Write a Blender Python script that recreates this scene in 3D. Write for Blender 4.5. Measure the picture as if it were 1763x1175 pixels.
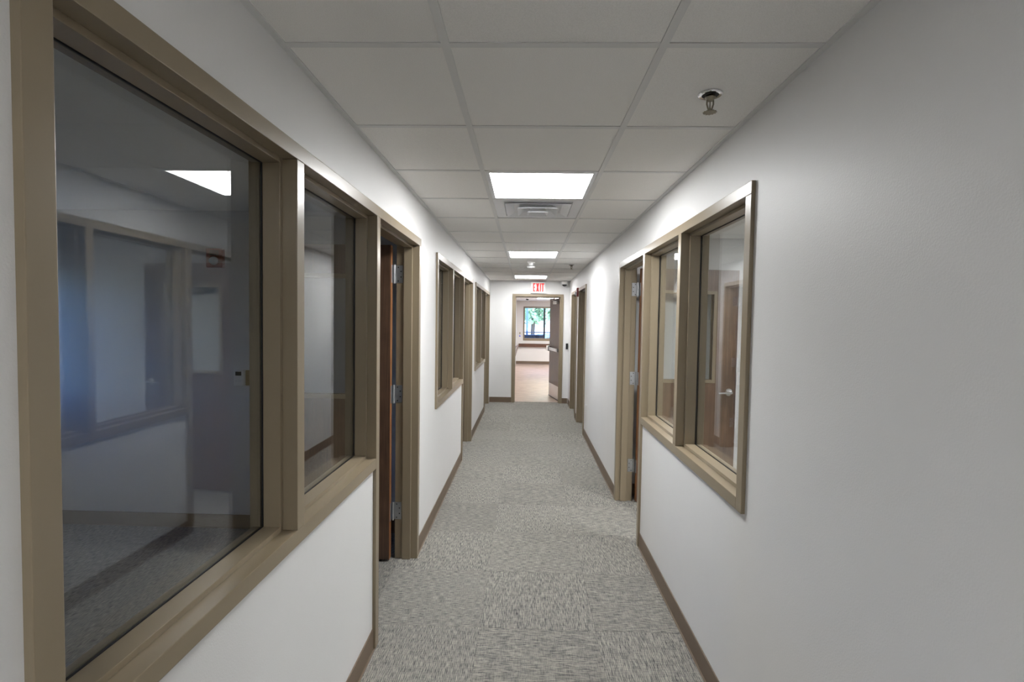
import bpy, bmesh, math, random
from mathutils import Matrix, Vector

for _o in list(bpy.data.objects):
    bpy.data.objects.remove(_o, do_unlink=True)
S = bpy.context.scene
C = S.collection
PI = math.pi

# ------------------------------------------------------------------ camera
FPX, YAW, PITCH, ROLL = 885.86, 0.02743, 0.03933, 0.0156
CX, CZ = 0.71237, 1.58481
W, H = 1.5376, 2.356            # corridor width, ceiling height
XT, Y0, T = 0.4719, 1.4732, 0.61  # ceiling grid
YE = 9.9364                      # end wall
cam_d = bpy.data.cameras.new('camera')
cam = bpy.data.objects.new('camera', cam_d)
C.objects.link(cam)
S.camera = cam
cam_d.sensor_width = 36.0
cam_d.sensor_fit = 'HORIZONTAL'
cam_d.lens = FPX * 36.0 / 1763.0
cam_d.clip_start = 0.02
cam_d.clip_end = 500
fw = Vector((-math.sin(YAW) * math.cos(PITCH), math.cos(YAW) * math.cos(PITCH), -math.sin(PITCH)))
rt = Vector((math.cos(YAW), math.sin(YAW), 0))
dn = fw.cross(rt)
r2 = math.cos(ROLL) * rt - math.sin(ROLL) * dn
d2 = math.sin(ROLL) * rt + math.cos(ROLL) * dn
m3 = Matrix((r2, -d2, -fw)).transposed()
cam.matrix_world = Matrix.Translation((CX, 0, CZ)) @ m3.to_4x4()

# ------------------------------------------------------------------ world, sun, exposure
LAMP = 26.0                      # radiance of the corridor troffers
world = bpy.data.worlds.new('sky')
S.world = world
world.use_nodes = True
wn = world.node_tree
bg = wn.nodes['Background']
sky = wn.nodes.new('ShaderNodeTexSky')
sky.sky_type = 'NISHITA'
sky.sun_disc = False
sky.sun_elevation = math.radians(48)
sky.sun_rotation = math.radians(160)
sky.air_density = 1.0
sky.dust_density = 1.0
wb = wn.nodes.new('ShaderNodeMix')     # the camera is balanced for the lamps, so daylight reads blue
wb.data_type = 'RGBA'
wb.blend_type = 'MULTIPLY'
wb.inputs['Factor'].default_value = 1.0
wb.inputs[7].default_value = (0.55, 0.76, 1.2, 1)
wn.links.new(sky.outputs[0], wb.inputs[6])
wn.links.new(wb.outputs[2], bg.inputs[0])
bg.inputs[1].default_value = 0.75
sun_d = bpy.data.lights.new('sun', 'SUN')
sun_d.energy = 17.0
sun_d.angle = math.radians(0.6)
sun_d.color = (0.95, 0.98, 1.0)
sun = bpy.data.objects.new('sun', sun_d)
C.objects.link(sun)
sun.location = (2, 30, 20)
sun.rotation_euler = (math.radians(42), 0, math.radians(20))
S.view_settings.view_transform = 'Standard'
S.view_settings.look = 'None'
S.view_settings.gamma = 1.0
S.view_settings.use_curve_mapping = False
S.view_settings.exposure = 0.72

# ------------------------------------------------------------------ materials
def srgb(r, g, b):
    f = lambda c: (c / 255 / 12.92) if c / 255 <= 0.04045 else ((c / 255 + 0.055) / 1.055) ** 2.4
    return (f(r), f(g), f(b), 1.0)

M = {}
def new_mat(name):
    m = bpy.data.materials.new(name)
    m.use_nodes = True
    M[name] = m
    nt = m.node_tree
    return m, nt, nt.nodes['Principled BSDF']

def bump(nt, bsdf, height, strength, dist=0.002):
    b = nt.nodes.new('ShaderNodeBump')
    b.inputs['Strength'].default_value = strength
    b.inputs['Distance'].default_value = dist
    nt.links.new(height, b.inputs['Height'])
    nt.links.new(b.outputs[0], bsdf.inputs['Normal'])

def noise(nt, vec, scale, detail=2.0, rough=0.5):
    n = nt.nodes.new('ShaderNodeTexNoise')
    n.inputs['Scale'].default_value = scale
    n.inputs['Detail'].default_value = detail
    n.inputs['Roughness'].default_value = rough
    if vec is not None:
        nt.links.new(vec, n.inputs['Vector'])
    return n.outputs['Fac']

def objco(nt, scale=(1, 1, 1), rand=True):
    tc = nt.nodes.new('ShaderNodeTexCoord')
    mp = nt.nodes.new('ShaderNodeMapping')
    mp.inputs['Scale'].default_value = scale
    if rand:
        oi = nt.nodes.new('ShaderNodeObjectInfo')
        ad = nt.nodes.new('ShaderNodeVectorMath')
        ad.operation = 'ADD'
        sc = nt.nodes.new('ShaderNodeVectorMath')
        sc.operation = 'SCALE'
        cb = nt.nodes.new('ShaderNodeCombineXYZ')
        for i in range(3):
            nt.links.new(oi.outputs['Random'], cb.inputs[i])
        nt.links.new(cb.outputs[0], sc.inputs[0])
        sc.inputs['Scale'].default_value = 37.0
        nt.links.new(tc.outputs['Object'], ad.inputs[0])
        nt.links.new(sc.outputs[0], ad.inputs[1])
        nt.links.new(ad.outputs[0], mp.inputs['Vector'])
    else:
        nt.links.new(tc.outputs['Object'], mp.inputs['Vector'])
    return mp.outputs[0]

def ramp(nt, fac, stops):
    r = nt.nodes.new('ShaderNodeValToRGB')
    el = r.color_ramp.elements
    while len(el) > 1:
        el.remove(el[-1])
    el[0].position = stops[0][0]
    el[0].color = stops[0][1]
    for p, c in stops[1:]:
        e = el.new(p)
        e.color = c
    nt.links.new(fac, r.inputs[0])
    return r.outputs[0]

def plain(name, col, rough=0.5, metal=0.0, bscale=None, bstr=0.1, var=0.04, emit=None, coat=0.0, bdist=0.002, spec=None):
    m, nt, b = new_mat(name)
    b.inputs['Roughness'].default_value = rough
    b.inputs['Metallic'].default_value = metal
    if coat:
        b.inputs['Coat Weight'].default_value = coat
        b.inputs['Coat Roughness'].default_value = 0.12
    if spec is not None:
        b.inputs['Specular IOR Level'].default_value = spec
    v = objco(nt, rand=False)
    n = noise(nt, v, 3.0, 3)
    lo = tuple(c * (1 - var) for c in col[:3]) + (1,)
    hi = tuple(min(1, c * (1 + var)) for c in col[:3]) + (1,)
    nt.links.new(ramp(nt, n, [(0.3, lo), (0.7, hi)]), b.inputs['Base Color'])
    if bscale:
        bump(nt, b, noise(nt, v, bscale, 2), bstr, bdist)
    if emit:
        b.inputs['Emission Color'].default_value = emit[0]
        b.inputs['Emission Strength'].default_value = emit[1]
    return m

plain('wall_paint', (0.70, 0.695, 0.688), 0.46, bscale=220, bstr=0.35, var=0.012, bdist=0.0012, spec=0.28)
plain('room_paint', (0.70, 0.70, 0.70), 0.5, bscale=260, bstr=0.15, var=0.012, bdist=0.001)
plain('frame_paint', srgb(135, 122, 101)[:3], 0.30, bscale=500, bstr=0.05, var=0.02, bdist=0.0005)
plain('tee_paint', (0.66, 0.66, 0.65), 0.4, var=0.01)
plain('base_vinyl', srgb(108, 92, 76)[:3], 0.5, var=0.05)
plain('gasket', (0.006, 0.006, 0.008), 0.5)
plain('steel', (0.55, 0.56, 0.58), 0.28, 0.95, bscale=90, bstr=0.05, var=0.08)
plain('chrome', (0.75, 0.75, 0.76), 0.12, 1.0, var=0.02)
plain('brass_dull', (0.28, 0.25, 0.19), 0.38, 0.9, var=0.1)
plain('white_plastic', (0.84, 0.84, 0.83), 0.35, var=0.01)
plain('white_metal', (0.72, 0.73, 0.75), 0.35, var=0.01)
plain('black_plastic', (0.012, 0.012, 0.014), 0.25)
plain('dark_hole', (0.02, 0.02, 0.02), 0.7)
plain('red_plastic', srgb(120, 18, 16)[:3], 0.35)
plain('clear_lens', (0.55, 0.57, 0.6), 0.12)
plain('beige_plastic', srgb(170, 150, 110)[:3], 0.5)
plain('screen_gray', (0.03, 0.035, 0.035), 0.2)
plain('blue_plastic', srgb(60, 80, 220)[:3], 0.4)
plain('exit_red', srgb(225, 45, 40)[:3], 0.4, emit=(srgb(255, 40, 35), 0.22))
plain('dark_metal', (0.012, 0.02, 0.04), 0.45)
plain('post_blue', (0.06, 0.11, 0.22), 0.5)
plain('car_paint', (0.10, 0.17, 0.30), 0.3, coat=0.5)
plain('tyre', (0.03, 0.03, 0.03), 0.8)
plain('bark', (0.10, 0.07, 0.05), 0.9, bscale=30, bstr=0.6, bdist=0.02)
plain('leaf_green', (0.30, 0.44, 0.26), 0.6, var=0.35)
plain('concrete', (0.55, 0.54, 0.52), 0.85, bscale=40, bstr=0.2)
plain('roof_grey', (0.25, 0.25, 0.25), 0.9)
plain('low_bounce_ground', (0.04, 0.042, 0.045), 0.9, var=0.2, bscale=60, bstr=0.3)

def emit_mat(name, col, strength):
    m, nt, b = new_mat(name)
    b.inputs['Base Color'].default_value = (0.8, 0.8, 0.8, 1)
    b.inputs['Emission Color'].default_value = col
    b.inputs['Emission Strength'].default_value = strength
    return m
emit_mat('lamp_lens', (0.99, 0.995, 1.0, 1), LAMP)
emit_mat('lamp_lens_room', (0.99, 0.995, 1.0, 1), LAMP * 0.8)
emit_mat('lamp_lens_lobby', (1.0, 0.97, 0.93, 1), LAMP * 0.9)

def ceiling_tile_mat():
    m, nt, b = new_mat('ceiling_tile')
    v = objco(nt)
    b.inputs['Roughness'].default_value = 0.9
    b.inputs['Specular IOR Level'].default_value = 0.2
    n = noise(nt, v, 420, 2)
    nt.links.new(ramp(nt, n, [(0.3, (0.76, 0.748, 0.725, 1)), (0.6, (0.85, 0.838, 0.815, 1))]), b.inputs['Base Color'])
    bump(nt, b, noise(nt, v, 300, 3), 0.25, 0.0015)
ceiling_tile_mat()

def carpet_mat(name, tiles):
    m, nt, b = new_mat(name)
    b.inputs['Roughness'].default_value = 0.95
    b.inputs['Specular IOR Level'].default_value = 0.1
    v1 = objco(nt, (330, 24, 20))
    v2 = objco(nt, (30, 340, 20))
    v3 = objco(nt, (320, 320, 20))
    a = noise(nt, v1, 1.0, 1.5)
    c = noise(nt, v2, 1.0, 1.5)
    d = noise(nt, v3, 1.0, 1.0)
    def mixf(x, y, f):
        q = nt.nodes.new('ShaderNodeMix')
        q.data_type = 'FLOAT'
        q.inputs['Factor'].default_value = f
        nt.links.new(x, q.inputs[2])
        nt.links.new(y, q.inputs[3])
        return q.outputs[0]
    wv = nt.nodes.new('ShaderNodeTexWave')      # straight tufted rows
    wv.wave_type = 'BANDS'
    wv.bands_direction = 'X'
    wv.inputs['Scale'].default_value = 1.0
    wv.inputs['Distortion'].default_value = 0.6
    nt.links.new(objco(nt, (36, 6, 6)), wv.inputs['Vector'])
    mm = mixf(mixf(mixf(a, c, 0.30), d, 0.16), wv.outputs['Fac'], 0.07)
    col = ramp(nt, mm, [(0.30, srgb(60, 61, 68)), (0.41, srgb(116, 115, 114)), (0.50, srgb(160, 157, 151)), (0.66, srgb(204, 199, 184))])
    oi = nt.nodes.new('ShaderNodeObjectInfo')
    hv = nt.nodes.new('ShaderNodeHueSaturation')
    mr = nt.nodes.new('ShaderNodeMapRange')
    mr.inputs['To Min'].default_value = 0.94 * tiles
    mr.inputs['To Max'].default_value = 1.05 * tiles
    nt.links.new(oi.outputs['Random'], mr.inputs['Value'])
    nt.links.new(mr.outputs[0], hv.inputs['Value'])
    nt.links.new(col, hv.inputs['Color'])
    nt.links.new(hv.outputs[0], b.inputs['Base Color'])
    bump(nt, b, mm, 0.9, 0.004)
carpet_mat('carpet', 0.72)
carpet_mat('carpet_shaded', 0.62)  # same carpet as the corridor, darkened for the shade of the left offices

def wood_mat(name, dark, light, rough, sc, coat=0.3):
    m, nt, b = new_mat(name)
    b.inputs['Roughness'].default_value = rough
    b.inputs['Coat Weight'].default_value = coat
    b.inputs['Coat Roughness'].default_value = 0.15
    g = noise(nt, objco(nt, sc), 1.0, 5, 0.6)
    g2 = noise(nt, objco(nt, (6, 6, 5)), 1.0, 3)
    mx = nt.nodes.new('ShaderNodeMix')
    mx.data_type = 'FLOAT'
    mx.inputs['Factor'].default_value = 0.45
    nt.links.new(g, mx.inputs[2])
    nt.links.new(g2, mx.inputs[3])
    nt.links.new(ramp(nt, mx.outputs[0], [(0.35, dark), (0.65, light)]), b.inputs['Base Color'])
    bump(nt, b, g, 0.05, 0.001)
wood_mat('door_wood', srgb(64, 46, 36), srgb(112, 84, 66), 0.38, (90, 90, 3), 0.15)
wood_mat('door_edge_wood', srgb(108, 70, 42), srgb(146, 98, 60), 0.5, (120, 120, 3), 0.0)
wood_mat('exit_door_wood', srgb(52, 26, 18), srgb(74, 42, 30), 0.3, (90, 90, 3), 0.0)
M['exit_door_wood'].node_tree.nodes['Principled BSDF'].inputs['Specular IOR Level'].default_value = 0.22
wood_mat('rail_wood', srgb(70, 44, 32), srgb(100, 66, 48), 0.4, (4, 60, 60))
wood_mat('vinyl_plank', srgb(150, 128, 112), srgb(182, 160, 142), 0.4, (3, 40, 3), 0.0)

def glass_mat(name, tint=(1, 1, 1, 1)):
    m = bpy.data.materials.new(name)
    m.use_nodes = True
    M[name] = m
    nt = m.node_tree
    nt.nodes.clear()
    out = nt.nodes.new('ShaderNodeOutputMaterial')
    mix = nt.nodes.new('ShaderNodeMixShader')
    tr = nt.nodes.new('ShaderNodeBsdfTransparent')
    tr.inputs[0].default_value = tint
    gl = nt.nodes.new('ShaderNodeBsdfGlossy')
    gl.inputs['Roughness'].default_value = 0.0
    gl.inputs['Color'].default_value = (1, 1, 1, 1)
    fr = nt.nodes.new('ShaderNodeFresnel')
    ge = nt.nodes.new('ShaderNodeNewGeometry')
    mt = nt.nodes.new('ShaderNodeMath')     # same Fresnel curve on both faces of the pane
    mt.operation = 'MULTIPLY_ADD'
    n = 1.52
    mt.inputs[1].default_value = -(n - 1 / n)
    mt.inputs[2].default_value = n
    nt.links.new(ge.outputs['Backfacing'], mt.inputs[0])
    nt.links.new(mt.outputs[0], fr.inputs['IOR'])
    nt.links.new(fr.outputs[0], mix.inputs[0])
    nt.links.new(tr.outputs[0], mix.inputs[1])
    nt.links.new(gl.outputs[0], mix.inputs[2])
    nt.links.new(mix.outputs[0], out.inputs[0])
glass_mat('pane_glass', (0.94, 0.955, 0.955, 1))
glass_mat('outer_glass', (0.9, 0.95, 0.97, 1))

# ------------------------------------------------------------------ mesh helpers
def bx(bm, x0, x1, y0, y1, z0, z1, bev=0.0):
    x0, x1 = min(x0, x1), max(x0, x1)
    y0, y1 = min(y0, y1), max(y0, y1)
    z0, z1 = min(z0, z1), max(z0, z1)
    vs = [bm.verts.new((x, y, z)) for x in (x0, x1) for y in (y0, y1) for z in (z0, z1)]
    q = lambda a, b, c, d: bm.faces.new((vs[a], vs[b], vs[c], vs[d]))
    fs = [q(0, 1, 3, 2), q(4, 6, 7, 5), q(0, 4, 5, 1), q(2, 3, 7, 6), q(0, 2, 6, 4), q(1, 5, 7, 3)]
    if bev:
        es = set(e for f in fs for e in f.edges)
        bmesh.ops.bevel(bm, geom=list(es), offset=bev, segments=2, profile=0.6, affect='EDGES')
    return bm

def box(x0, x1, y0, y1, z0, z1, bev=0.0):
    return bx(bmesh.new(), x0, x1, y0, y1, z0, z1, bev)

def lathe(bm, prof, n=24, c=(0, 0, 0), axis='Z'):
    rings = []
    for r, z in prof:
        ring = []
        for i in range(n):
            a = 2 * PI * i / n
            p = (r * math.cos(a), r * math.sin(a), z)
            if axis == 'Y':
                p = (p[0], p[2], p[1])
            elif axis == 'X':
                p = (p[2], p[0], p[1])
            ring.append(bm.verts.new((p[0] + c[0], p[1] + c[1], p[2] + c[2])))
        rings.append(ring)
    for a, b in zip(rings, rings[1:]):
        for i in range(n):
            bm.faces.new((a[i], a[(i + 1) % n], b[(i + 1) % n], b[i]))
    bm.faces.new(rings[0][::-1])
    bm.faces.new(rings[-1])
    return bm

def tube(bm, pts, r, n=10):
    pts = [Vector(p) for p in pts]
    rings = []
    for i, p in enumerate(pts):
        d = (pts[min(i + 1, len(pts) - 1)] - pts[max(i - 1, 0)]).normalized()
        u = d.cross(Vector((0.31, 0.77, 0.55))).normalized()
        v = d.cross(u)
        rr = r[i] if isinstance(r, (list, tuple)) else r
        rings.append([bm.verts.new(p + u * rr * math.cos(2 * PI * k / n) + v * rr * math.sin(2 * PI * k / n)) for k in range(n)])
    for a, b in zip(rings, rings[1:]):
        for i in range(n):
            bm.faces.new((a[i], a[(i + 1) % n], b[(i + 1) % n], b[i]))
    bm.faces.new(rings[0][::-1])
    bm.faces.new(rings[-1])
    return bm

def mesh(bm, name, smooth=False):
    bmesh.ops.recalc_face_normals(bm, faces=bm.faces[:])
    me = bpy.data.meshes.new(name)
    bm.to_mesh(me)
    bm.free()
    if smooth:
        for p in me.polygons:
            p.use_smooth = True
    return me

def obj(name, bm, mat, parent=None, world=False, smooth=False, loc=None):
    """links a bmesh as one object; world=True: its coordinates are world ones although it has a parent"""
    me = mesh(bm, name, smooth) if not isinstance(bm, bpy.types.Mesh) else bm
    if mat and not me.materials:
        me.materials.append(M[mat])
    o = bpy.data.objects.new(name, me)
    C.objects.link(o)
    if loc:
        o.location = loc
    if parent:
        o.parent = parent
        if world:
            o.matrix_parent_inverse = root_matrix(parent).inverted()
    return o

def root_matrix(o):
    m = Matrix.Translation(o.location) @ o.rotation_euler.to_matrix().to_4x4()
    if o.parent:
        m = root_matrix(o.parent) @ o.matrix_parent_inverse @ m
    return m

def empty(name, loc=(0, 0, 0), rz=0.0):
    o = bpy.data.objects.new(name, None)
    o.empty_display_size = 0.1
    C.objects.link(o)
    o.location = loc
    o.rotation_euler = (0, 0, rz)
    return o

def tag(o, label, cat, group=None, kind=None):
    o['label'] = label
    o['category'] = cat
    if group:
        o['group'] = group
    if kind:
        o['kind'] = kind
    return o

def copy_tree(o, parent=None):
    c = o.copy()
    C.objects.link(c)
    c.parent = parent
    for ch in list(o.children):
        copy_tree(ch, c)
    return c

# ------------------------------------------------------------------ layout numbers
TH = 0.125                       # partition thickness
XL, XR = -3.3, 4.9               # outer faces of the offices
YB = -4.6                        # corridor behind the camera
ZT = 2.75                        # walls run up to the roof deck
FO = {0: 0.0, 1: 3.32, 2: 6.40}  # offsets of the three left frames
RO = 1.215                       # offset of the right frame
F_IN, F_OUT = 0.70, 3.38         # frame outer ends
P1, P2, P3, P4, DA, DB = 0.75, 1.55, 1.60, 2.386, 2.437, 3.33
ZH, ZHI, ZS, ZSO = 2.11, 2.062, 0.925, 0.877

def ST(o, label, cat):
    return tag(o, label, cat, kind='structure')

# ------------------------------------------------------------------ walls
def side_wall(name, xa, xb, solids, heads, sills, label):
    bm = bmesh.new()
    for a, b in solids:
        bx(bm, xa, xb, a, b, 0, ZT)
    for a, b in heads:
        bx(bm, xa, xb, a, b, ZH - 0.02, ZT)
    for a, b in sills:
        bx(bm, xa, xb, a, b, 0, ZSO + 0.02)
    return ST(obj(name, bm, 'wall_paint'), label, 'wall')

e = 0.012
side_wall('wall_left', -TH, 0,
          [(YB, F_IN + e), (F_OUT - e, F_IN + FO[1] + e), (F_OUT + FO[1] - e, F_IN + FO[2] + e), (F_OUT + FO[2] - e, YE)],
          [(F_IN + FO[k] + e, F_OUT + FO[k] - e) for k in FO],
          [(F_IN + FO[k] + e, P4 + FO[k] + e) for k in FO],
          'off-white painted corridor wall with three window and door openings on the left')
D5, D6 = (7.16, 8.135), (8.405, 9.39)
side_wall('wall_right', W, W + TH,
          [(YB, F_IN + RO + e), (F_OUT + RO - e, D5[0] + e), (D5[1] - e, D6[0] + e), (D6[1] - e, YE)],
          [(F_IN + RO + e, F_OUT + RO - e), (D5[0] + e, D5[1] - e), (D6[0] + e, D6[1] - e)],
          [(F_IN + RO + e, P4 + RO + e)],
          'off-white painted corridor wall on the right with large bare area nearest')
EX0, EX1, EZ = 0.437, 1.419, 2.105
bm = bmesh.new()
bx(bm, XL, EX0 + e, YE, YE + TH, 0, ZT)
bx(bm, EX1 - e, 6.5, YE, YE + TH, 0, ZT)
bx(bm, EX0 + e, EX1 - e, YE, YE + TH, EZ - 0.02, ZT)
ST(obj('wall_end', bm, 'wall_paint'), 'off-white wall closing the corridor around the exit doorway', 'wall')
ST(obj('wall_behind', box(-TH, W + TH, YB - 0.12, YB, 0, ZT), 'wall_paint'), 'off-white wall closing the corridor behind the viewer', 'wall')

# office partitions
PL = [-0.6, 3.74, 6.87]
for a, lab in zip(PL, ('near side of the first left office', 'far side of the first left office', 'far side of the second left office')):
    ST(obj('wall_office_left', box(XL, -TH, a, a + 0.12, 0, ZT), 'room_paint'), 'white partition wall on the ' + lab, 'wall')
PR = [0.6, 4.72, 8.21]
for a, lab in zip(PR, ('near side of the first right office', 'far side of the first right office', 'far side of the second right office')):
    ST(obj('wall_office_right', box(W + TH, XR, a, a + 0.12, 0, ZT), 'room_paint'), 'white partition wall on the ' + lab, 'wall')
ST(obj('wall_outer_right', box(XR, XR + 0.2, 0.6, YE, 0, ZT), 'room_paint'), 'white outer wall of the right offices', 'wall')
# left outer wall with a daylight window in each office
WL = [(3.02, 3.64), (6.15, 6.77), (9.1, 9.72)]
bm = bmesh.new()
ys = [-0.6] + [v for w in WL for v in w] + [YE + TH]
for i in range(0, len(ys), 2):
    bx(bm, XL - 0.2, XL, ys[i], ys[i + 1], 0, ZT)
for a, b in WL:
    bx(bm, XL - 0.2, XL, a, b, 0, 1.0)
    bx(bm, XL - 0.2, XL, a, b, 2.0, ZT)
ST(obj('wall_outer_left', bm, 'room_paint'), 'white outer wall of the left offices with daylight windows', 'wall')

# ------------------------------------------------------------------ floors
floor = ST(obj('floor', box(-0.1, W + 0.103, YB, YE + TH + 0.0, -0.05, -0.006), 'carpet'),
           'corridor floor laid with grey streaked carpet tiles in quarter-turn pattern', 'floor')
CT = 0.597
cx0, cy0 = 0.497, 2.592
full = {}
def carpet_tile(x0, x1, y0, y1, turn):
    w, d = x1 - x0 - 0.0012, y1 - y0 - 0.0012
    key = (round(w, 3), round(d, 3), turn)
    if key not in full:
        a, b = (d, w) if turn else (w, d)
        full[key] = mesh(box(-a / 2, a / 2, -b / 2, b / 2, -0.006, 0.0, 0.0012), 'carpet_tile')
    o = obj('carpet_tile', full[key], 'carpet', floor, loc=((x0 + x1) / 2, (y0 + y1) / 2, 0))
    o.rotation_euler = (0, 0, PI / 2 if turn else 0)
for j in range(-12, 13):
    ya, yb = cy0 + CT * j, cy0 + CT * (j + 1)
    ya, yb = max(ya, YB), min(yb, YE + TH)
    if yb - ya < 0.02:
        continue
    for i in range(-1, 2):
        xa, xb = cx0 + CT * i, cx0 + CT * (i + 1)
        carpet_tile(max(xa, -0.1), min(xb, W + 0.103), ya, yb, (i + j) % 2 == 1)
ST(obj('floor_offices_left', box(XL, -0.1, -0.6, YE, -0.05, 0.0), 'carpet_shaded'), 'grey carpet in the left offices, room shade put into its colour', 'floor')
ST(obj('floor_offices_right', box(W + 0.103, XR, 0.6, YE, -0.05, 0.0), 'carpet'), 'grey speckled carpet in the right offices', 'floor')

# ------------------------------------------------------------------ baseboards
def baseboard(name, x0, x1, y0, y1, label):
    """runs along the longer side; has a small cove toe on the floor"""
    bm = bmesh.new()
    t = 0.006
    if abs(x1 - x0) < abs(y1 - y0):
        s = 1 if x1 > x0 else -1
        bx(bm, x0, x0 + s * t, y0, y1, 0.0, 0.102, 0.0015)
        bx(bm, x0, x0 + s * 0.014, y0, y1, 0.0, 0.006, 0.002)
    else:
        s = 1 if y1 > y0 else -1
        bx(bm, x0, x1, y0, y0 + s * t, 0.0, 0.102, 0.0015)
        bx(bm, x0, x1, y0, y0 + s * 0.014, 0.0, 0.006, 0.002)
    ST(obj(name, bm, 'base_vinyl'), label, 'baseboard')
NTH = ('first', 'second', 'third')
for k in FO:
    baseboard('baseboard_left', 0, 0.014, (F_IN + FO[k] - (5 if k == 0 else 0)), P4 + FO[k],
              'brown vinyl baseboard under the %s left window' % NTH[k])
    nxt = F_IN + FO[k + 1] if k < 2 else YE
    baseboard('baseboard_left', 0, 0.014, F_OUT + FO[k], nxt, 'brown vinyl baseboard just past the %s left doorway' % NTH[k])
baseboard('baseboard_right', W, W - 0.014, YB + 0.1, P4 + RO, 'brown vinyl baseboard along the nearest stretch of right wall')
baseboard('baseboard_right', W, W - 0.014, F_OUT + RO, D5[0], 'brown vinyl baseboard between the first and second right doorways')
baseboard('baseboard_right', W, W - 0.014, D5[1], D6[0], 'short brown baseboard between the two far right doorways')
baseboard('baseboard_right', W, W - 0.014, D6[1], YE, 'short brown baseboard between the last right doorway and end wall')
baseboard('baseboard_end', 0.014, EX0, YE, YE - 0.014, 'brown vinyl baseboard left of the exit doorway')
baseboard('baseboard_end', EX1, W - 0.014, YE, YE - 0.014, 'short brown baseboard right of the exit doorway')
baseboard('baseboard_office_left', XL, -TH, 3.74, 3.726, 'dark baseboard on far wall of the first left office')
baseboard('baseboard_office_right', W + TH, XR, 4.72, 4.706, 'brown baseboard on far wall of the first right office')

# ------------------------------------------------------------------ ceiling
ceil = ST(obj('ceiling', box(-0.0, W, YB, YE, H + 0.022, H + 0.06), 'ceiling_tile'),
          'suspended ceiling of white lay-in tiles in a white metal grid', 'ceiling')
LIGHT_ROWS = (2, 7, 12, -5)  # last row: unseen light added behind the viewer for the near walls
AIR_ROW = 3
cols = [(0.0, XT), (XT, XT + T), (XT + T, W)]
tcache = {}
k0 = -10
for k in range(k0, 14):
    ya, yb = max(Y0 + T * k, YB), min(Y0 + T * (k + 1), YE)
    if yb - ya < 0.03:
        continue
    for c, (xa, xb) in enumerate(cols):
        if c == 1 and (k in LIGHT_ROWS or k == AIR_ROW):
            continue
        w, d = xb - xa - 0.008, yb - ya - 0.008
        key = (round(w, 3), round(d, 3))
        if key not in tcache:
            tcache[key] = mesh(box(-w / 2, w / 2, -d / 2, d / 2, 0, 0.016), 'ceiling_tile')
        obj('ceiling_tile', tcache[key], 'ceiling_tile', ceil, loc=((xa + xb) / 2, (ya + yb) / 2, H + 0.0032))
for x in (XT, XT + T):
    bm = bmesh.new()
    bx(bm, x - 0.012, x + 0.012, YB, YE, H, H + 0.003)
    bx(bm, x - 0.001, x + 0.001, YB, YE, H + 0.003, H + 0.022)
    obj('main_tee', bm, 'tee_paint', ceil)
for k in range(k0 + 1, 14):
    y = Y0 + T * k
    for c, (xa, xb) in enumerate(cols):
        bm = bmesh.new()
        a = xa + (0.012 if c else 0.02)
        b = xb - (0.012 if c < 2 else 0.02)
        bx(bm, a, b, y - 0.012, y + 0.012, H + 0.0004, H + 0.003)
        obj('cross_tee', bm, 'tee_paint', ceil)
for x0, x1 in ((0, 0.021), (W - 0.021, W)):
    obj('wall_angle', box(x0, x1, YB, YE, H - 0.001, H + 0.003), 'tee_paint', ceil)
obj('wall_angle', box(0.021, W - 0.021, YE - 0.021, YE, H - 0.001, H + 0.003), 'tee_paint', ceil)
# office ceilings and the roof deck
ST(obj('ceiling_offices_left', box(XL, -TH, -0.6, YE, H + 0.0, H + 0.04), 'ceiling_tile'), 'plain tiled ceiling of the left offices', 'ceiling')
ST(obj('ceiling_offices_right', box(W + TH, XR, 0.6, YE, H + 0.0, H + 0.04), 'ceiling_tile'), 'plain tiled ceiling of the right offices', 'ceiling')
ST(obj('roof', box(XL - 0.3, 6.8, YB - 0.2, 19.4, ZT, ZT + 0.15), 'roof_grey'), 'flat roof deck over the building', 'roof')

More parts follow.
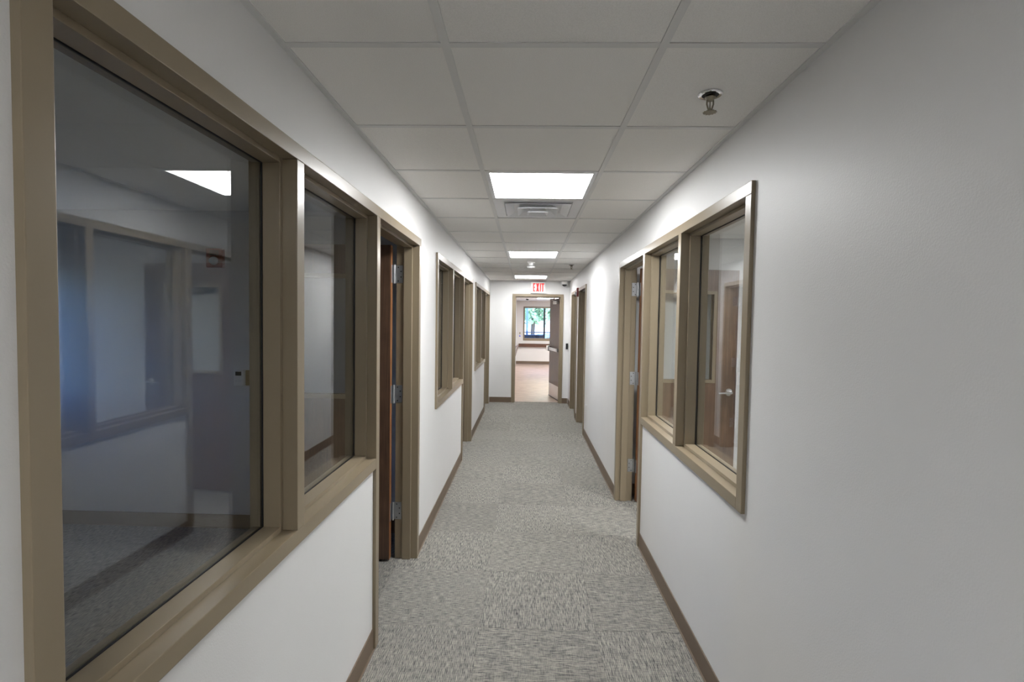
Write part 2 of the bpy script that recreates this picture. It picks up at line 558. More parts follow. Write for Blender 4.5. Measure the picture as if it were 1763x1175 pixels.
# ------------------------------------------------------------------ steel frames
FX0, FX1 = 0.015, -0.135          # corridor face / room face (depth axis, corridor side positive)
SX0, SX1 = -0.03, -0.084          # stop
GX = -0.0875                      # glass
SP = 0.016
def frame_unit(name, side, off, label):
    """one welded steel frame: two glazed lights and a door opening.  side -1: left wall, +1: right wall"""
    root = empty(name, (0 if side < 0 else W, F_IN + off, 0))
    ST(root, label, 'window')
    X = (lambda d: d) if side < 0 else (lambda d: W - d)
    def mb(n, d0, d1, ya, yb, za, zb, mat='frame_paint', bev=0.002, parent=root):
        return obj(n, box(X(d0), X(d1), ya + off, yb + off, za, zb, bev), mat, parent, world=True)
    mb('head', FX0, FX1, F_IN, F_OUT, ZHI, ZH)
    mb('jamb', FX0, FX1, F_IN, P1, ZSO, ZHI)
    mb('sill', FX0, FX1, P1, P4, ZSO, ZS)
    mb('mullion', FX0, FX1, P2, P3, ZS, ZHI)
    mb('jamb', FX0, FX1, P4, DA, 0.001, ZHI)
    mb('jamb', FX0, FX1, DB, F_OUT, 0.001, ZHI)
    for a, b in ((P1, P2), (P3, P4)):
        mb('stop', SX0, SX1, a, a + SP, ZS, ZHI, bev=0.0015)
        mb('stop', SX0, SX1, b - SP, b, ZS, ZHI, bev=0.0015)
        mb('stop', SX0, SX1, a + SP, b - SP, ZHI - SP, ZHI, bev=0.0015)
        mb('stop', SX0, SX1, a + SP, b - SP, ZS, ZS + SP, bev=0.0015)
        g0, g1 = GX - 0.006, -0.117
        mb('glazing_bead', g0, g1, a, a + SP, ZS, ZHI, bev=0.0015)
        mb('glazing_bead', g0, g1, b - SP, b, ZS, ZHI, bev=0.0015)
        mb('glazing_bead', g0, g1, a + SP, b - SP, ZHI - SP, ZHI, bev=0.0015)
        mb('glazing_bead', g0, g1, a + SP, b - SP, ZS, ZS + SP, bev=0.0015)
        bm = bmesh.new()
        q = SP + 0.003
        for (u0, u1, z0, z1) in ((a, a + q, ZS, ZHI), (b - q, b, ZS, ZHI), (a + q, b - q, ZHI - q, ZHI), (a + q, b - q, ZS, ZS + q)):
            bx(bm, X(SX1 - 0.0002), X(GX + 0.0002), u0 + off, u1 + off, z0, z1)
        obj('gasket', bm, 'gasket', root, world=True)
        mb('glass', GX, GX - 0.0058, a + 0.004, b - 0.004, ZS + 0.004, ZHI - 0.004, 'pane_glass', 0)
    mb('stop', SX0, SX1, DA, DA + SP, 0.001, ZHI, bev=0.0015)
    mb('stop', SX0, SX1, DB - SP, DB, 0.001, ZHI, bev=0.0015)
    mb('stop', SX0, SX1, DA + SP, DB - SP, ZHI - SP, ZHI, bev=0.0015)
    return root
frame_unit('window_1', -1, FO[0], 'nearest taupe steel frame on the left holding two reflective panes and a doorway')
frame_unit('window_2', -1, FO[1], 'middle taupe steel window and door frame on the left wall')
frame_unit('window_3', -1, FO[2], 'farthest taupe steel window and door frame on the left wall')
frame_unit('window_4', 1, RO, 'taupe steel frame on the right wall holding two panes and a doorway')

def door_frame(name, side, ya, yb, label):
    root = empty(name, (W, ya, 0))
    ST(root, label, 'door frame')
    X = lambda d: W - d
    def mb(n, d0, d1, a, b, za, zb, bev=0.002):
        return obj(n, box(X(d0), X(d1), a, b, za, zb, bev), 'frame_paint', root, world=True)
    mb('head', FX0, FX1, ya, yb, ZHI, ZH)
    mb('jamb', FX0, FX1, ya, ya + 0.05, 0.001, ZHI)
    mb('jamb', FX0, FX1, yb - 0.05, yb, 0.001, ZHI)
    mb('stop', SX0, SX1, ya + 0.05, ya + 0.05 + SP, 0.001, ZHI, 0.0015)
    mb('stop', SX0, SX1, yb - 0.05 - SP, yb - 0.05, 0.001, ZHI, 0.0015)
    mb('stop', SX0, SX1, ya + 0.05 + SP, yb - 0.05 - SP, ZHI - SP, ZHI, 0.0015)
door_frame('trim_1', 1, D5[0], D5[1], 'taupe door frame on the right wall just before the red strobe')
door_frame('trim_2', 1, D6[0], D6[1], 'last taupe door frame on the right wall by the end wall')
root = ST(empty('trim_3', (EX0, YE, 0)), 'taupe steel frame around the exit doorway at the corridor end', 'door frame')
ya, yb = YE - 0.015, YE + TH + 0.012
for n, a in (('jamb', (EX0, EX0 + 0.055, ya, yb, 0.001, EZ - 0.05)), ('jamb', (EX1 - 0.055, EX1, ya, yb, 0.001, EZ - 0.05)),
             ('head', (EX0, EX1, ya, yb, EZ - 0.05, EZ)),
             ('stop', (EX0 + 0.055, EX0 + 0.071, YE + 0.03, YE + 0.075, 0.001, EZ - 0.05)),
             ('stop', (EX1 - 0.071, EX1 - 0.055, YE + 0.03, YE + 0.075, 0.001, EZ - 0.05)),
             ('stop', (EX0 + 0.071, EX1 - 0.071, YE + 0.03, YE + 0.075, EZ - 0.066, EZ - 0.05))):
    obj(n, box(*a, 0.002), 'frame_paint', root, world=True)

# ------------------------------------------------------------------ doors
DW, DT, DZ0, DZ1 = 0.870, 0.045, 0.015, 2.055
def leaf_bm(w, lite, s):
    """door leaf from the hinge edge along +x (local), its corridor face at y=0, room face at y=s*DT"""
    bm = bmesh.new()
    if lite:
        a, b, z0, z1 = lite
        bx(bm, 0, a, 0, s * DT, DZ0, DZ1)
        bx(bm, b, w, 0, s * DT, DZ0, DZ1)
        bx(bm, a, b, 0, s * DT, DZ0, z0)
        bx(bm, a, b, 0, s * DT, z1, DZ1)
    else:
        bx(bm, 0, w, 0, s * DT, DZ0, DZ1, 0.002)
    return bm

def make_door(name, side, yh, angle, label, lever=True, hinges=True):
    """office door hung on the far jamb (inner face y=yh) of its frame, swinging into the room"""
    ex = -0.145 if side < 0 else W + 0.145       # pin
    root = empty(name, (ex, yh - 0.012, 0), 0)
    ST(root, label, 'door')
    # local frame for the leaf: +x leads into the room
    d = -1 if side < 0 else 1
    a = math.radians(angle - 90)
    def tr(bm):
        # leaf coordinates (u along the leaf from hinge, v thickness towards camera side) to root coordinates
        for v in bm.verts:
            u, t, z = v.co
            x = 0.014 + u * math.cos(a) + t * math.sin(a)
            y = u * math.sin(a) - t * math.cos(a)
            v.co = (d * x, y, z)
        return bm
    LA, LB, LZ0, LZ1 = 0.125, 0.655, 1.085, 1.85
    leaf = obj('leaf', tr(leaf_bm(DW, (LA, LB, LZ0, LZ1), 1)), 'door_wood', root)
    obj('edge_band', tr(box(-0.002, 0.0, 0.001, DT - 0.001, DZ0, DZ1)), 'door_edge_wood', root)
    for t0, t1 in ((-0.008, 0.004), (DT - 0.004, DT + 0.008)):
        fw_ = 0.028
        for n, (u0, u1, z0, z1) in enumerate(((LA - 0.02, LA + fw_ - 0.02, LZ0 - 0.02, LZ1 + 0.02), (LB - 0.008, LB + 0.02, LZ0 - 0.02, LZ1 + 0.02),
                                (LA + 0.008, LB - 0.008, LZ1 - 0.008, LZ1 + 0.02), (LA + 0.008, LB - 0.008, LZ0 - 0.02, LZ0 + 0.008))):
            obj('lite_bead', tr(box(u0, u1, t0, t1, z0, z1, 0.0015)), 'frame_paint', root)
    obj('lite_glass', tr(box(LA, LB, DT / 2 - 0.003, DT / 2 + 0.003, LZ0, LZ1)), 'pane_glass', root)
    for t, s in ((0.0, -1), (DT, 1)):
        c = (DW - 0.065, t, 0.985)
        bm = lathe(bmesh.new(), [(0.033, 0), (0.033, s * 0.006), (0.027, s * 0.011), (0.012, s * 0.014), (0.011, s * 0.045)], 20, c, 'Y')
        o = obj('lever_handle', tr(bm), 'chrome', root, smooth=False)
        bm = tube(bmesh.new(), [(c[0] + 0.008, t + s * 0.05, c[2]), (c[0] - 0.04, t + s * 0.052, c[2] - 0.001), (c[0] - 0.115, t + s * 0.050, c[2] - 0.004)], [0.0105, 0.010, 0.0085], 10)
        obj('lever', tr(bm), 'chrome', o)
    for z in (0.32, 1.095, 1.875):
        hg = obj('hinge', lathe(bmesh.new(), [(0.0065, -0.06), (0.0065, -0.02), (0.0060, -0.02), (0.0060, 0.02), (0.0065, 0.02), (0.0065, 0.06)], 12, (0, 0, z)), 'steel', root)
        bm = box(0.0 * d, -0.052 * d, 0.0095, 0.0120, z - 0.057, z + 0.057)       # on the jamb
        obj('hinge_plate', bm, 'steel', hg)
        bm = tr(box(-0.0045, -0.002, 0.0, 0.036, z - 0.057, z + 0.057))            # on the leaf edge
        obj('hinge_plate', bm, 'steel', hg)
        for q, zz in ((0.022, 0.044), (0.040, 0.018), (0.040, -0.018), (0.022, -0.044)):
            bm = lathe(bmesh.new(), [(0.0042, 0.0095), (0.0042, 0.0085), (0.001, 0.0088)], 8, (-q * d, 0, z + zz), 'Y')
            obj('screw', bm, 'dark_hole', hg)
    return root
make_door('door_1', -1, DB + FO[0], 90, 'dark wooden office door standing open behind the nearest left frame')
make_door('door_2', -1, DB + FO[1], 91, 'wooden office door standing open behind the middle left frame')
make_door('door_3', -1, DB + FO[2], 90, 'wooden office door standing open behind the farthest left frame')
make_door('door_4', 1, DB + RO, 95.5, 'reddish brown wooden office door with glass lite open behind the right panes')

def plain_side_door(name, ya, label):
    """hung on the near jamb, opened against the partition"""
    root = ST(empty(name, (W + 0.145, ya + 0.062, 0)), label, 'door')
    bm = box(0.014, 0.014 + DW - 0.02, 0.0, DT, DZ0, DZ1, 0.002)
    obj('leaf', bm, 'door_wood', root)
    for z in (0.32, 1.095, 1.875):
        obj('hinge', lathe(bmesh.new(), [(0.0065, -0.058), (0.0065, 0.058)], 12, (0, -0.004, z)), 'steel', root)
    o = obj('lever_handle', lathe(bmesh.new(), [(0.033, DT), (0.033, DT + 0.006), (0.012, DT + 0.014), (0.011, DT + 0.045)], 20, (DW - 0.07, 0, 0.985), 'Y'), 'chrome', root)
    obj('lever', tube(bmesh.new(), [(DW - 0.06, DT + 0.05, 0.985), (DW - 0.18, DT + 0.05, 0.982)], 0.0095), 'chrome', o)
plain_side_door('door_5', D5[0], 'wooden door folded open inside the right doorway before the red strobe')
plain_side_door('door_6', D6[0], 'wooden door folded open inside the last right doorway')

# exit door with panic bar
root = ST(empty('door_7', (EX1 - 0.045, YE + TH + 0.022, 0), 0), 'brown varnished exit door with panic bar and steel kick plate, standing open', 'door')
ang = math.radians(79)
def tre(bm):
    # u along leaf from hinge, t thickness away from the corridor face
    for v in bm.verts:
        u, t, z = v.co
        x = -(0.012 + u) * math.cos(ang) + t * math.sin(ang)
        y = (0.012 + u) * math.sin(ang) + t * math.cos(ang)
        v.co = (x, y, z)
    return bm
EW = 0.855
obj('leaf', tre(box(0, EW, 0, DT, 0.012, 2.045, 0.002)), 'exit_door_wood', root)
obj('kick_plate', tre(box(0.02, EW - 0.02, -0.002, 0.0005, 0.03, 0.29)), 'steel', root)
obj('bottom_sweep', tre(box(0, EW, -0.006, -0.0005, 0.014, 0.03)), 'dark_metal', root)
pb = obj('panic_bar', tre(box(0.10, EW - 0.06, -0.055, -0.02, 0.985, 1.045, 0.006)), 'steel', root)
obj('latch_case', tre(box(EW - 0.15, EW - 0.02, -0.075, -0.001, 0.965, 1.075, 0.01)), 'chrome', pb)
obj('end_cap', tre(box(0.05, 0.10, -0.05, -0.001, 0.98, 1.05, 0.008)), 'steel', pb)
obj('lock_cylinder', tre(lathe(bmesh.new(), [(0.028, 0), (0.028, -0.012), (0.018, -0.02)], 18, (EW - 0.06, 0, 1.13), 'Y')), 'chrome', root)
cl = obj('closer', tre(box(0.10, 0.38, -0.06, -0.001, 1.93, 1.995, 0.008)), 'steel', root)
obj('closer_arm', tre(tube(bmesh.new(), [(0.30, -0.05, 2.0), (0.05, -0.20, 2.02), (-0.02, -0.12, 2.03)], 0.009)), 'steel', cl)
for z in (0.25, 1.04, 1.84):
    hg = obj('hinge', lathe(bmesh.new(), [(0.0075, -0.06), (0.0075, 0.06)], 12, (0.004, -0.004, z)), 'steel', root)
    obj('hinge_plate', tre(box(-0.003, 0.0, 0.0, 0.038, z - 0.057, z + 0.057)), 'steel', hg)

# ------------------------------------------------------------------ ceiling fittings
def troffer(xa, xb, ya, yb, z, mat, label, group='flat ceiling light panels in the corridor', parts=True):
    r = tag(empty('ceiling_light', ((xa + xb) / 2, (ya + yb) / 2, z)), label, 'ceiling light', group)
    bm = bmesh.new()
    f = 0.022
    for a in ((xa, xa + f, ya, yb), (xb - f, xb, ya, yb), (xa + f, xb - f, ya, ya + f), (xa + f, xb - f, yb - f, yb)):
        bx(bm, *a, z, z + 0.012)
    obj('light_frame', bm, 'white_metal', r, world=True)
    obj('diffuser', box(xa + f, xb - f, ya + f, yb - f, z + 0.0025, z + 0.010), mat, r, world=True)
    return r
labs = {2: 'bright square ceiling light panel in front of the air diffuser',
        7: 'bright square ceiling light panel in front of the smoke detector',
        12: 'bright ceiling light panel closest to the exit sign',
        -5: 'added ceiling light panel, unseen behind the viewer, lighting the near walls'}
for k in LIGHT_ROWS:
    troffer(XT + 0.0125, XT + T - 0.0125, Y0 + T * k + 0.0125, Y0 + T * (k + 1) - 0.0125, H + 0.001, 'lamp_lens', labs[k])

# square air diffuser
xc, yc = XT + T / 2, Y0 + T * (AIR_ROW + 0.5)
r = tag(empty('air_diffuser', (xc, yc, H)), 'white square louvred air diffuser right behind the nearest ceiling light', 'air vent')
bm = bmesh.new()
o_, i_ = 0.292, 0.225
for a in ((-o_, -i_, -o_, o_), (i_, o_, -o_, o_), (-i_, i_, -o_, -i_), (-i_, i_, i_, o_)):
    bx(bm, a[0], a[1], a[2], a[3], 0.004, 0.014)
obj('face_plate', bm, 'white_metal', r)
def frustum_ring(h0, z0, h1, z1, t=0.002):
    bm = bmesh.new()
    rings = []
    for h, z in ((h0, z0), (h1, z1), (h1 - t, z1 - t * 0.3), (h0 - t, z0)):
        rings.append([bm.verts.new((sx * h, sy * h, z)) for sx, sy in ((-1, -1), (1, -1), (1, 1), (-1, 1))])
    for a, b in zip(rings, rings[1:] + rings[:1]):
        for i in range(4):
            bm.faces.new((a[i], a[(i + 1) % 4], b[(i + 1) % 4], b[i]))
    return bm
obj('back_pan', box(-0.225, 0.225, -0.225, 0.225, 0.0145, 0.018), 'white_metal', r)
for h1, h0, dz in ((0.218, 0.165, -0.005), (0.138, 0.095, -0.018), (0.072, 0.035, -0.030)):
    obj('cone', frustum_ring(h0, 0.013, h1, dz), 'white_metal', r)
obj('core_plate', box(-0.036, 0.036, -0.036, 0.036, 0.004, 0.007), 'white_metal', r)

# sprinklers
def sprinkler(x, y, label):
    r = tag(empty('sprinkler_head', (x, y, H)), label, 'sprinkler', 'ceiling sprinkler heads')
    bm = bmesh.new()
    lathe(bm, [(0.040, 0.003), (0.040, -0.001), (0.036, -0.004), (0.028, -0.003), (0.026, 0.002)], 28)
    obj('escutcheon', bm, 'chrome', r)
    obj('recess', lathe(bmesh.new(), [(0.027, -0.0005), (0.026, -0.0035)], 24), 'dark_hole', r)
    obj('body', lathe(bmesh.new(), [(0.015, -0.003), (0.018, -0.010), (0.012, -0.018), (0.008, -0.022)], 16), 'brass_dull', r)
    for s in (-1, 1):
        obj('frame_arm', tube(bmesh.new(), [(s * 0.010, 0, -0.016), (s * 0.011, 0, -0.032), (s * 0.004, 0, -0.055)], 0.0028, 8), 'brass_dull', r)
    obj('bulb', lathe(bmesh.new(), [(0.001, -0.02), (0.0022, -0.026), (0.0022, -0.044), (0.004, -0.050), (0.004, -0.056)], 10), 'brass_dull', r)
    bm = bmesh.new()
    n = 24
    top, bot = [], []
    for i in range(n):
        a = 2 * PI * i / n
        rad = 0.023 if i % 2 else 0.018
        top.append(bm.verts.new((rad * math.cos(a), rad * math.sin(a), -0.058)))
        bot.append(bm.verts.new((rad * math.cos(a), rad * math.sin(a), -0.0600)))
    for i in range(n):
        bm.faces.new((top[i], top[(i + 1) % n], bot[(i + 1) % n], bot[i]))
    bm.faces.new(top)
    bm.faces.new(bot[::-1])
    obj('deflector', bm, 'brass_dull', r)
sprinkler(1.318, 1.780, 'dull brass sprinkler head with chrome ring in the nearest right ceiling tile')
sprinkler(1.312, 7.05, 'small sprinkler head on the ceiling above the far right doors')

r = tag(empty('smoke_detector', (0.7596, 6.75, H)), 'round white smoke detector between the two farther ceiling lights', 'smoke detector')
obj('base', lathe(bmesh.new(), [(0.055, 0.003), (0.055, -0.010), (0.050, -0.014)], 28), 'white_plastic', r)
obj('body', lathe(bmesh.new(), [(0.038, -0.013), (0.036, -0.044), (0.056, -0.048), (0.058, -0.060), (0.048, -0.078), (0.022, -0.085)], 28), 'white_plastic', r)
obj('sensor_slot', lathe(bmesh.new(), [(0.0590, -0.0515), (0.0588, -0.0585)], 28), 'dark_hole', r)

# exit sign
r = tag(empty('exit_sign', (0.9265, YE, 2.118)), 'white exit sign with red capital letters above the end doorway', 'exit sign')
obj('housing', box(-0.142, 0.142, -0.045, 0.0, 0.0, 0.222, 0.006), 'white_plastic', r)
bm = bmesh.new()
for a in ((-0.144, -0.134, 0.0, 0.222), (0.134, 0.144, 0.0, 0.222), (-0.134, 0.134, 0.212, 0.222), (-0.134, 0.134, 0.0, 0.010)):
    bx(bm, a[0], a[1], -0.049, -0.003, a[2], a[3])
obj('rim', bm, 'tee_paint', r)
lz0, lz1, st = 0.032, 0.192, 0.024
def letter(parts):
    bm = bmesh.new()
    for p in parts:
        if len(p) == 4:
            bx(bm, p[0], p[1], -0.0475, -0.0445, p[2], p[3])
        else:
            (xa, za), (xb, zb), w = p
            f, b_ = [], []
            for (x, z) in ((xa - w, za), (xa + w, za), (xb + w, zb), (xb - w, zb)):
                f.append(bm.verts.new((x, -0.0475, z)))
                b_.append(bm.verts.new((x, -0.0445, z)))
            bm.faces.new(f)
            bm.faces.new(b_[::-1])
            for i in range(4):
                bm.faces.new((f[i], f[(i + 1) % 4], b_[(i + 1) % 4], b_[i]))
    return bm
zm = (lz0 + lz1) / 2
x = -0.100
obj('letter_e', letter([(x, x + st, lz0, lz1), (x + st, x + 0.048, lz1 - st, lz1), (x + st, x + 0.042, zm - st / 2, zm + st / 2), (x + st, x + 0.048, lz0, lz0 + st)]), 'exit_red', r)
x = -0.040
obj('letter_x', letter([((x + 0.011, lz0), (x + 0.047, lz1), 0.0135), ((x + 0.047, lz0), (x + 0.011, lz1), 0.0135)]), 'exit_red', r)
x = 0.031
obj('letter_i', letter([(x, x + st, lz0, lz1)]), 'exit_red', r)
x = 0.060
obj('letter_t', letter([(x, x + 0.054, lz1 - st, lz1), (x + 0.015, x + 0.039, lz0, lz1 - st)]), 'exit_red', r)

# security camera on the end wall
r = tag(empty('security_camera', (1.425, YE, 2.318)), 'white dome security camera high in the right end corner', 'security camera')
obj('bracket', box(-0.045, 0.045, -0.02, 0.0, -0.03, 0.03, 0.004), 'white_plastic', r)
obj('housing', lathe(bmesh.new(), [(0.062, 0.03), (0.067, 0.022), (0.067, -0.016), (0.060, -0.028)], 28, (0, -0.075, 0)), 'white_plastic', r)
obj('dome', lathe(bmesh.new(), [(0.046, -0.024), (0.044, -0.04), (0.033, -0.056), (0.014, -0.064)], 24, (0, -0.075, 0)), 'black_plastic', r, smooth=True)

r = tag(empty('card_reader', (1.499, YE, 1.05)), 'slim black card reader on the wall right of the exit doorway', 'card reader')
obj('body', box(-0.022, 0.022, -0.022, 0.0, 0.0, 0.115, 0.005), 'black_plastic', r)
obj('indicator', box(-0.006, 0.006, -0.0235, -0.0215, 0.088, 0.096), 'screen_gray', r)

def strobe(name, label, loc, rz):
    r = tag(empty(name, loc, rz), label, 'fire strobe', 'red fire alarm strobes')
    obj('body', box(-0.062, 0.062, -0.032, 0.0, -0.07, 0.07, 0.006), 'red_plastic', r)
    obj('lens', lathe(bmesh.new(), [(0.030, -0.03), (0.030, -0.045), (0.022, -0.062), (0.008, -0.068)], 20, (0, 0, -0.022), 'Y'), 'clear_lens', r)
    for q in range(3):
        obj('sounder_slot', box(-0.035, 0.035, -0.0335, -0.0315, 0.022 + q * 0.012, 0.027 + q * 0.012), 'dark_hole', r)
    return r
strobe('fire_strobe', 'red fire alarm strobe on the right wall between the two far doorways', (W, 8.27, 2.055), -PI / 2)
strobe('fire_strobe', 'red fire alarm strobe inside the dark left office above the thermostat', (-1.57, 3.74, 2.01), 0)

r = tag(empty('thermostat', (-1.40, 3.74, 1.075)), 'white thermostat with small grey display inside the dark left office', 'thermostat')
obj('body', box(-0.036, 0.036, -0.024, 0.0, 0.0, 0.118, 0.005), 'white_plastic', r)
obj('display', box(-0.022, 0.022, -0.0255, -0.0235, 0.075, 0.104), 'screen_gray', r)
for q in (-0.014, 0.014):
    obj('button', box(q - 0.006, q + 0.006, -0.0265, -0.0235, 0.030, 0.040, 0.001), 'white_metal', r)
r = tag(empty('cover_plate', (-1.322, 3.74, 1.075)), 'beige cover plate beside the thermostat in the dark left office', 'wall plate')
obj('plate', box(-0.034, 0.034, -0.008, 0.0, 0.0, 0.115, 0.003), 'beige_plastic', r)
obj('screw', lathe(bmesh.new(), [(0.004, -0.0075), (0.004, -0.0095)], 10, (0, 0, 0.057), 'Y'), 'steel', r)

r = tag(empty('light_switch', (2.69, 4.72, 1.09)), 'white double light switch on far wall of the right office', 'light switch')
obj('plate', box(-0.058, 0.058, -0.006, 0.0, -0.058, 0.058, 0.003), 'white_plastic', r)
for q in (-0.023, 0.023):
    obj('rocker', box(q - 0.016, q + 0.016, -0.010, -0.005, -0.033, 0.033, 0.002), 'white_metal', r)

r = tag(empty('door_stop', (W, 6.9, 0.468)), 'tiny white round wall bumper on the right wall before the far doors', 'door stop')
obj('bumper', lathe(bmesh.new(), [(0.014, 0), (0.014, -0.008), (0.008, -0.014)], 14, (0, 0, 0), 'X'), 'white_plastic', r)

# light in the first right office
troffer(2.55, 3.77, 2.6, 3.2, H - 0.012, 'lamp_lens_room', 'ceiling light panel inside the right office', None)

# ------------------------------------------------------------------ lobby beyond the exit door
LX0, LX1, LY0, LY1, LH = 0.347, 6.5, YE + TH, 19.0, 2.33
ST(obj('floor_lobby', box(LX0 - 0.1, LX1, LY0, LY1, -0.05, -0.002), 'vinyl_plank'), 'pale wood-look plank floor of the lobby', 'floor')
ST(obj('ceiling_lobby', box(LX0, LX1, LY0, LY1, LH, LH + 0.05), 'ceiling_tile'), 'white ceiling of the lobby', 'ceiling')
ST(obj('wall_lobby_left', box(LX0 - 0.12, LX0, LY0, LY1 + 0.2, 0, ZT), 'room_paint'), 'white left wall of the lobby', 'wall')
ST(obj('wall_lobby_right', box(LX1, LX1 + 0.2, YE, LY1 + 0.2, 0, ZT), 'room_paint'), 'white right wall of the lobby', 'wall')
wx0, wx1, wz0, wz1 = 0.598, 2.15, 0.862, 2.117
bm = bmesh.new()
bx(bm, LX0, wx0, LY1, LY1 + 0.2, 0, ZT)
bx(bm, wx1, 3.4, LY1, LY1 + 0.2, 0, ZT)
bx(bm, 4.95, LX1, LY1, LY1 + 0.2, 0, ZT)
for a, b in ((wx0, wx1), (3.4, 4.95)):
    bx(bm, a, b, LY1, LY1 + 0.2, 0, wz0)
    bx(bm, a, b, LY1, LY1 + 0.2, wz1, ZT)
ST(obj('wall_lobby_far', bm, 'room_paint'), 'white far wall of the lobby with wide windows', 'wall')
baseboard('baseboard_lobby', LX0, LX1, LY1, LY1 - 0.014, 'taupe baseboard on far wall of the lobby')
def ext_window(name, x0, x1, label):
    r = ST(empty(name, ((x0 + x1) / 2, LY1, wz0)), label, 'window')
    f = 0.055
    for n, a in (('jamb', (x0, x0 + f, wz0, wz1)), ('jamb', (x1 - f, x1, wz0, wz1)), ('head', (x0 + f, x1 - f, wz1 - f, wz1)), ('sill', (x0 + f, x1 - f, wz0, wz0 + 0.09))):
        obj(n, box(a[0], a[1], LY1 - 0.018, LY1 + 0.10, a[2], a[3], 0.002), 'frame_paint', r, world=True)
    xm = (x0 + x1) / 2
    obj('mullion', box(xm - 0.034, xm + 0.034, LY1 + 0.04, LY1 + 0.13, wz0 + f, wz1 - f), 'dark_metal', r, world=True)
    for a, b in ((x0 + f, xm - 0.034), (xm + 0.034, x1 - f)):
        obj('glass', box(a, b, LY1 + 0.075, LY1 + 0.081, wz0 + f, wz1 - f), 'outer_glass', r, world=True)
ext_window('window_5', wx0, wx1, 'bright lobby window with dark centre mullion seen through the exit doorway')
ext_window('window_6', 3.4, 4.95, 'second lobby window to the right, hidden behind the end wall')
# left office daylight windows
for k, (a, b) in enumerate(WL):
    r = ST(empty('window_%d' % (7 + k), (XL, (a + b) / 2, 1.0)), 'outside window of the %s left office' % NTH[k], 'window')
    for n, q in (('jamb', (a, a + 0.05, 1.0, 2.0)), ('jamb', (b - 0.05, b, 1.0, 2.0)), ('head', (a + 0.05, b - 0.05, 1.95, 2.0)), ('sill', (a + 0.05, b - 0.05, 1.0, 1.05))):
        obj(n, box(XL - 0.12, XL + 0.015, q[0], q[1], q[2], q[3], 0.002), 'frame_paint', r, world=True)
    obj('glass', box(XL - 0.08, XL - 0.074, a + 0.05, b - 0.05, 1.05, 1.95), 'outer_glass', r, world=True)

def handrail(name, pts, label):
    (x0, y0), (x1, y1) = pts
    r = tag(empty(name, (x0, y0, 0.63)), label, 'handrail', 'wooden lobby handrails')
    if abs(x1 - x0) > abs(y1 - y0):
        obj('rail', box(x0, x1, y0 - 0.09, y0 - 0.05, 0.63, 0.755, 0.008), 'rail_wood', r, world=True)
        for q in range(4):
            x = x0 + 0.15 + (x1 - x0 - 0.3) * q / 3
            obj('bracket', box(x - 0.03, x + 0.03, y0 - 0.055, y0, 0.66, 0.73), 'steel', r, world=True)
    else:
        obj('rail', box(x0 + 0.05, x0 + 0.09, y0, y1, 0.63, 0.755, 0.008), 'rail_wood', r, world=True)
        for q in range(4):
            y = y0 + 0.15 + (y1 - y0 - 0.3) * q / 3
            obj('bracket', box(x0, x0 + 0.055, y - 0.03, y + 0.03, 0.66, 0.73), 'steel', r, world=True)
handrail('handrail', ((0.437, LY1), (3.3, LY1)), 'brown wooden handrail under the lobby window')
handrail('handrail', ((LX0, 13.0), (LX0, 17.8)), 'brown wooden handrail along the left lobby wall')
r = tag(empty('wall_switch', (0.478, LY1, 1.13)), 'small brown wall switch left of the lobby window', 'wall switch')
obj('plate', box(-0.022, 0.022, -0.008, 0.0, -0.04, 0.04, 0.002), 'brass_dull', r)
obj('toggle', box(-0.006, 0.006, -0.02, -0.007, -0.012, 0.012), 'white_plastic', r)
r = tag(empty('call_button', (0.478, LY1, 1.03)), 'small round blue button on the lobby wall left of the window', 'button')
obj('base', lathe(bmesh.new(), [(0.034, 0), (0.034, -0.010), (0.030, -0.012)], 18, (0, 0, 0), 'Y'), 'white_plastic', r)
obj('cap', lathe(bmesh.new(), [(0.026, -0.011), (0.026, -0.022), (0.014, -0.028)], 18, (0, 0, 0), 'Y'), 'blue_plastic', r)
troffer(1.03, 2.25, 16.3, 16.9, LH - 0.012, 'lamp_lens_lobby', 'long ceiling light in the lobby seen through the exit doorway', 'lobby ceiling lights')
for x, y, w_ in ((3.6, 12.2, 'nearest the right lobby wall'), (3.6, 16.3, 'before the second lobby window'), (1.9, 12.6, 'just past the exit door')):  # out of view, added to bring more light into the lobby
    troffer(x, x + 1.22, y, y + 0.6, LH - 0.012, 'lamp_lens_lobby', 'added unseen lobby ceiling light ' + w_, 'lobby ceiling lights')
r = tag(empty('smoke_detector', (0.73, 16.9, LH)), 'round smoke detector on the lobby ceiling', 'smoke detector')
obj('base', lathe(bmesh.new(), [(0.06, 0.002), (0.06, -0.012), (0.05, -0.02)], 20), 'white_plastic', r)
obj('body', lathe(bmesh.new(), [(0.045, -0.019), (0.042, -0.05), (0.02, -0.06)], 20), 'screen_gray', r)

# ------------------------------------------------------------------ outside
ST(obj('ground', box(-60, 70, LY1 + 0.2, 140, -0.25, -0.12), 'concrete'), 'sunlit pale paving outside the lobby window', 'ground')
ST(obj('ground_left', box(-60, XL - 0.3, -20, LY1 + 0.2, -0.25, -0.12), 'low_bounce_ground'), 'unseen ground outside the left offices, made dark to limit bounce light', 'ground')  # unseen; dark colour chosen so little light bounces into the offices
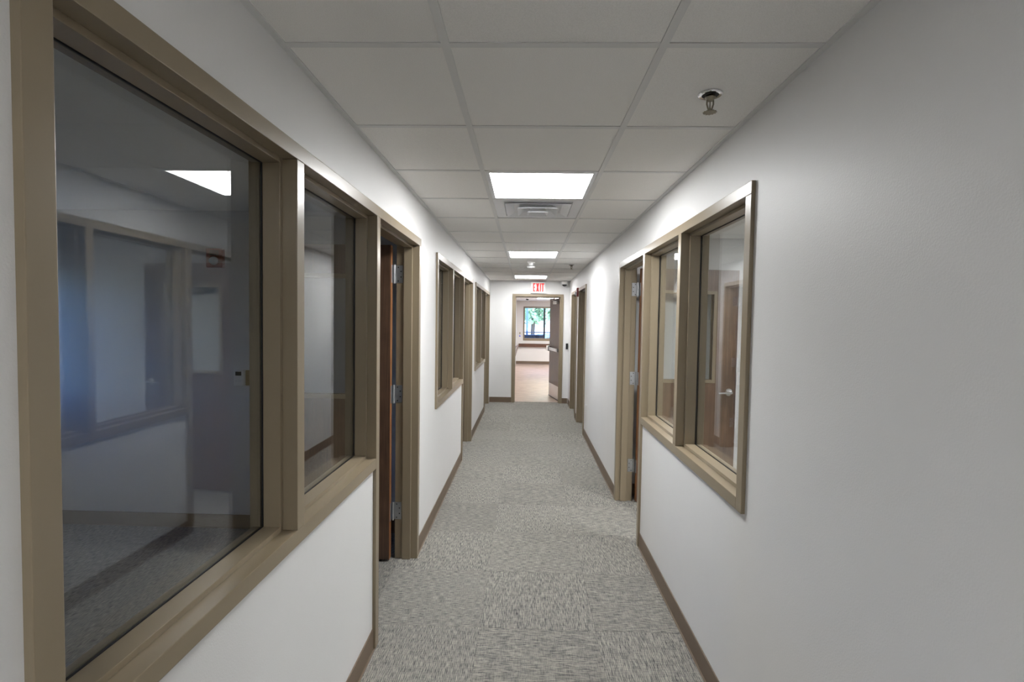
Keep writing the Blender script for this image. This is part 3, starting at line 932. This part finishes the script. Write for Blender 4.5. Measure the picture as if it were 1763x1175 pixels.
# porch rail, post and box
r = tag(empty('porch_railing', (0.0, 21.2, -0.12)), 'dark metal porch railing outside the lobby window', 'railing')
obj('top_rail', box(-1.5, 5.5, 21.18, 21.22, 1.10, 1.145), 'dark_metal', r, world=True)
obj('bottom_rail', box(-1.5, 5.5, 21.18, 21.22, 0.10, 0.14), 'dark_metal', r, world=True)
for q in range(5):
    obj('post', box(-1.5 + q * 1.7, -1.45 + q * 1.7, 21.175, 21.225, -0.12, 1.10), 'dark_metal', r, world=True)
r = tag(empty('porch_post', (0.74, 20.9, -0.12)), 'blue grey porch post just inside left edge of the lobby window view', 'post')
obj('shaft', box(0.70, 0.78, 20.86, 20.94, -0.05, 2.75, 0.006), 'post_blue', r, world=True)
obj('base_plate', box(0.66, 0.82, 20.82, 20.98, -0.12, -0.05, 0.004), 'post_blue', r, world=True)
r = tag(empty('planter_box', (1.2, 19.9, -0.12)), 'long dark planter box outside below the lobby window', 'planter')
obj('trough', box(0.62, 1.40, 19.65, 20.05, 0.55, 1.04, 0.01), 'dark_metal', r, world=True)
obj('rim', box(0.60, 1.42, 19.63, 20.07, 1.04, 1.06, 0.004), 'post_blue', r, world=True)
for x in (0.66, 1.32):
    obj('leg', box(x, x + 0.05, 19.8, 19.9, -0.12, 0.55), 'dark_metal', r, world=True)

# parked car
r = tag(empty('parked_car', (2.0, 34.0, -0.12)), 'pale blue parked car beyond the porch railing', 'car')
def hull(bm, prof, y0, y1):
    a = [bm.verts.new((x, y0, z)) for x, z in prof]
    b = [bm.verts.new((x, y1, z)) for x, z in prof]
    bm.faces.new(a)
    bm.faces.new(b[::-1])
    n = len(prof)
    for i in range(n):
        bm.faces.new((a[i], a[(i + 1) % n], b[(i + 1) % n], b[i]))
    return bm
ox, oz = 1.35, -0.12
P = lambda l: [(ox + x, oz + z) for x, z in l]
obj('body', hull(bmesh.new(), P([(0, 0.35), (0, 0.75), (0.15, 0.85), (1.1, 0.9), (4.1, 0.95), (4.3, 0.8), (4.3, 0.35)]), 33.2, 34.9), 'car_paint', r, world=True)
cab = obj('cabin', hull(bmesh.new(), P([(1.0, 0.9), (1.5, 1.40), (3.2, 1.45), (3.9, 0.95)]), 33.3, 34.8), 'car_paint', r, world=True)
obj('side_window', hull(bmesh.new(), P([(1.2, 0.95), (1.55, 1.33), (2.3, 1.36), (2.3, 0.95)]), 33.28, 33.31), 'dark_metal', cab, world=True)
obj('side_window', hull(bmesh.new(), P([(2.4, 0.95), (2.4, 1.36), (3.1, 1.36), (3.6, 0.98)]), 33.28, 33.31), 'dark_metal', cab, world=True)
for x in (0.8, 3.5):
    for y in (33.18, 34.74):
        w = obj('wheel', lathe(bmesh.new(), [(0.33, 0), (0.33, 0.18)], 20, (ox + x, y, oz + 0.33), 'Y'), 'tyre', r, world=True)

# trees
random.seed(4)
def tree(x, y, h, rad, label):
    r = tag(empty('leafy_tree', (x, y, -0.12)), label, 'tree', 'trees beyond the paving')
    obj('trunk', tube(bmesh.new(), [(0, 0, 0), (0.1, 0, h * 0.35), (0, 0.1, h * 0.75)], [0.22, 0.16, 0.06], 8), 'bark', r)
    bm = bmesh.new()
    for i in range(7000):
        a, b_ = random.uniform(0, 2 * PI), random.uniform(-1, 1)
        q = random.uniform(0.35, 1.0) ** 0.5
        s = math.sqrt(1 - b_ * b_)
        c = Vector((rad * q * s * math.cos(a), rad * q * s * math.sin(a), h * 0.56 + h * 0.44 * q * b_))
        u = Vector((random.gauss(0, 1), random.gauss(0, 1), random.gauss(0, 1))).normalized()
        v = u.cross(Vector((random.gauss(0, 1), random.gauss(0, 1), random.gauss(0, 1)))).normalized()
        k = random.uniform(0.2, 0.42)
        vs = [bm.verts.new(c + u * k), bm.verts.new(c + v * k * 0.5), bm.verts.new(c - u * k), bm.verts.new(c - v * k * 0.5)]
        bm.faces.new(vs)
    o = obj('foliage', bm, 'leaf_green', r)
    o['kind'] = 'stuff'
for x, y, h, rad, lab in ((-8.8, 52, 12, 4.4, 'leftmost leafy green tree far beyond the lobby window'),
                          (1.3, 48, 12, 4.4, 'leafy green tree in the middle of the lobby window view'),
                          (11.2, 51, 12, 4.4, 'leafy green tree to the right of the lobby window mullion'),
                          (21.0, 55, 12, 4.4, 'rightmost leafy tree far beyond the lobby window')):
    tree(x, y, h, rad, lab)
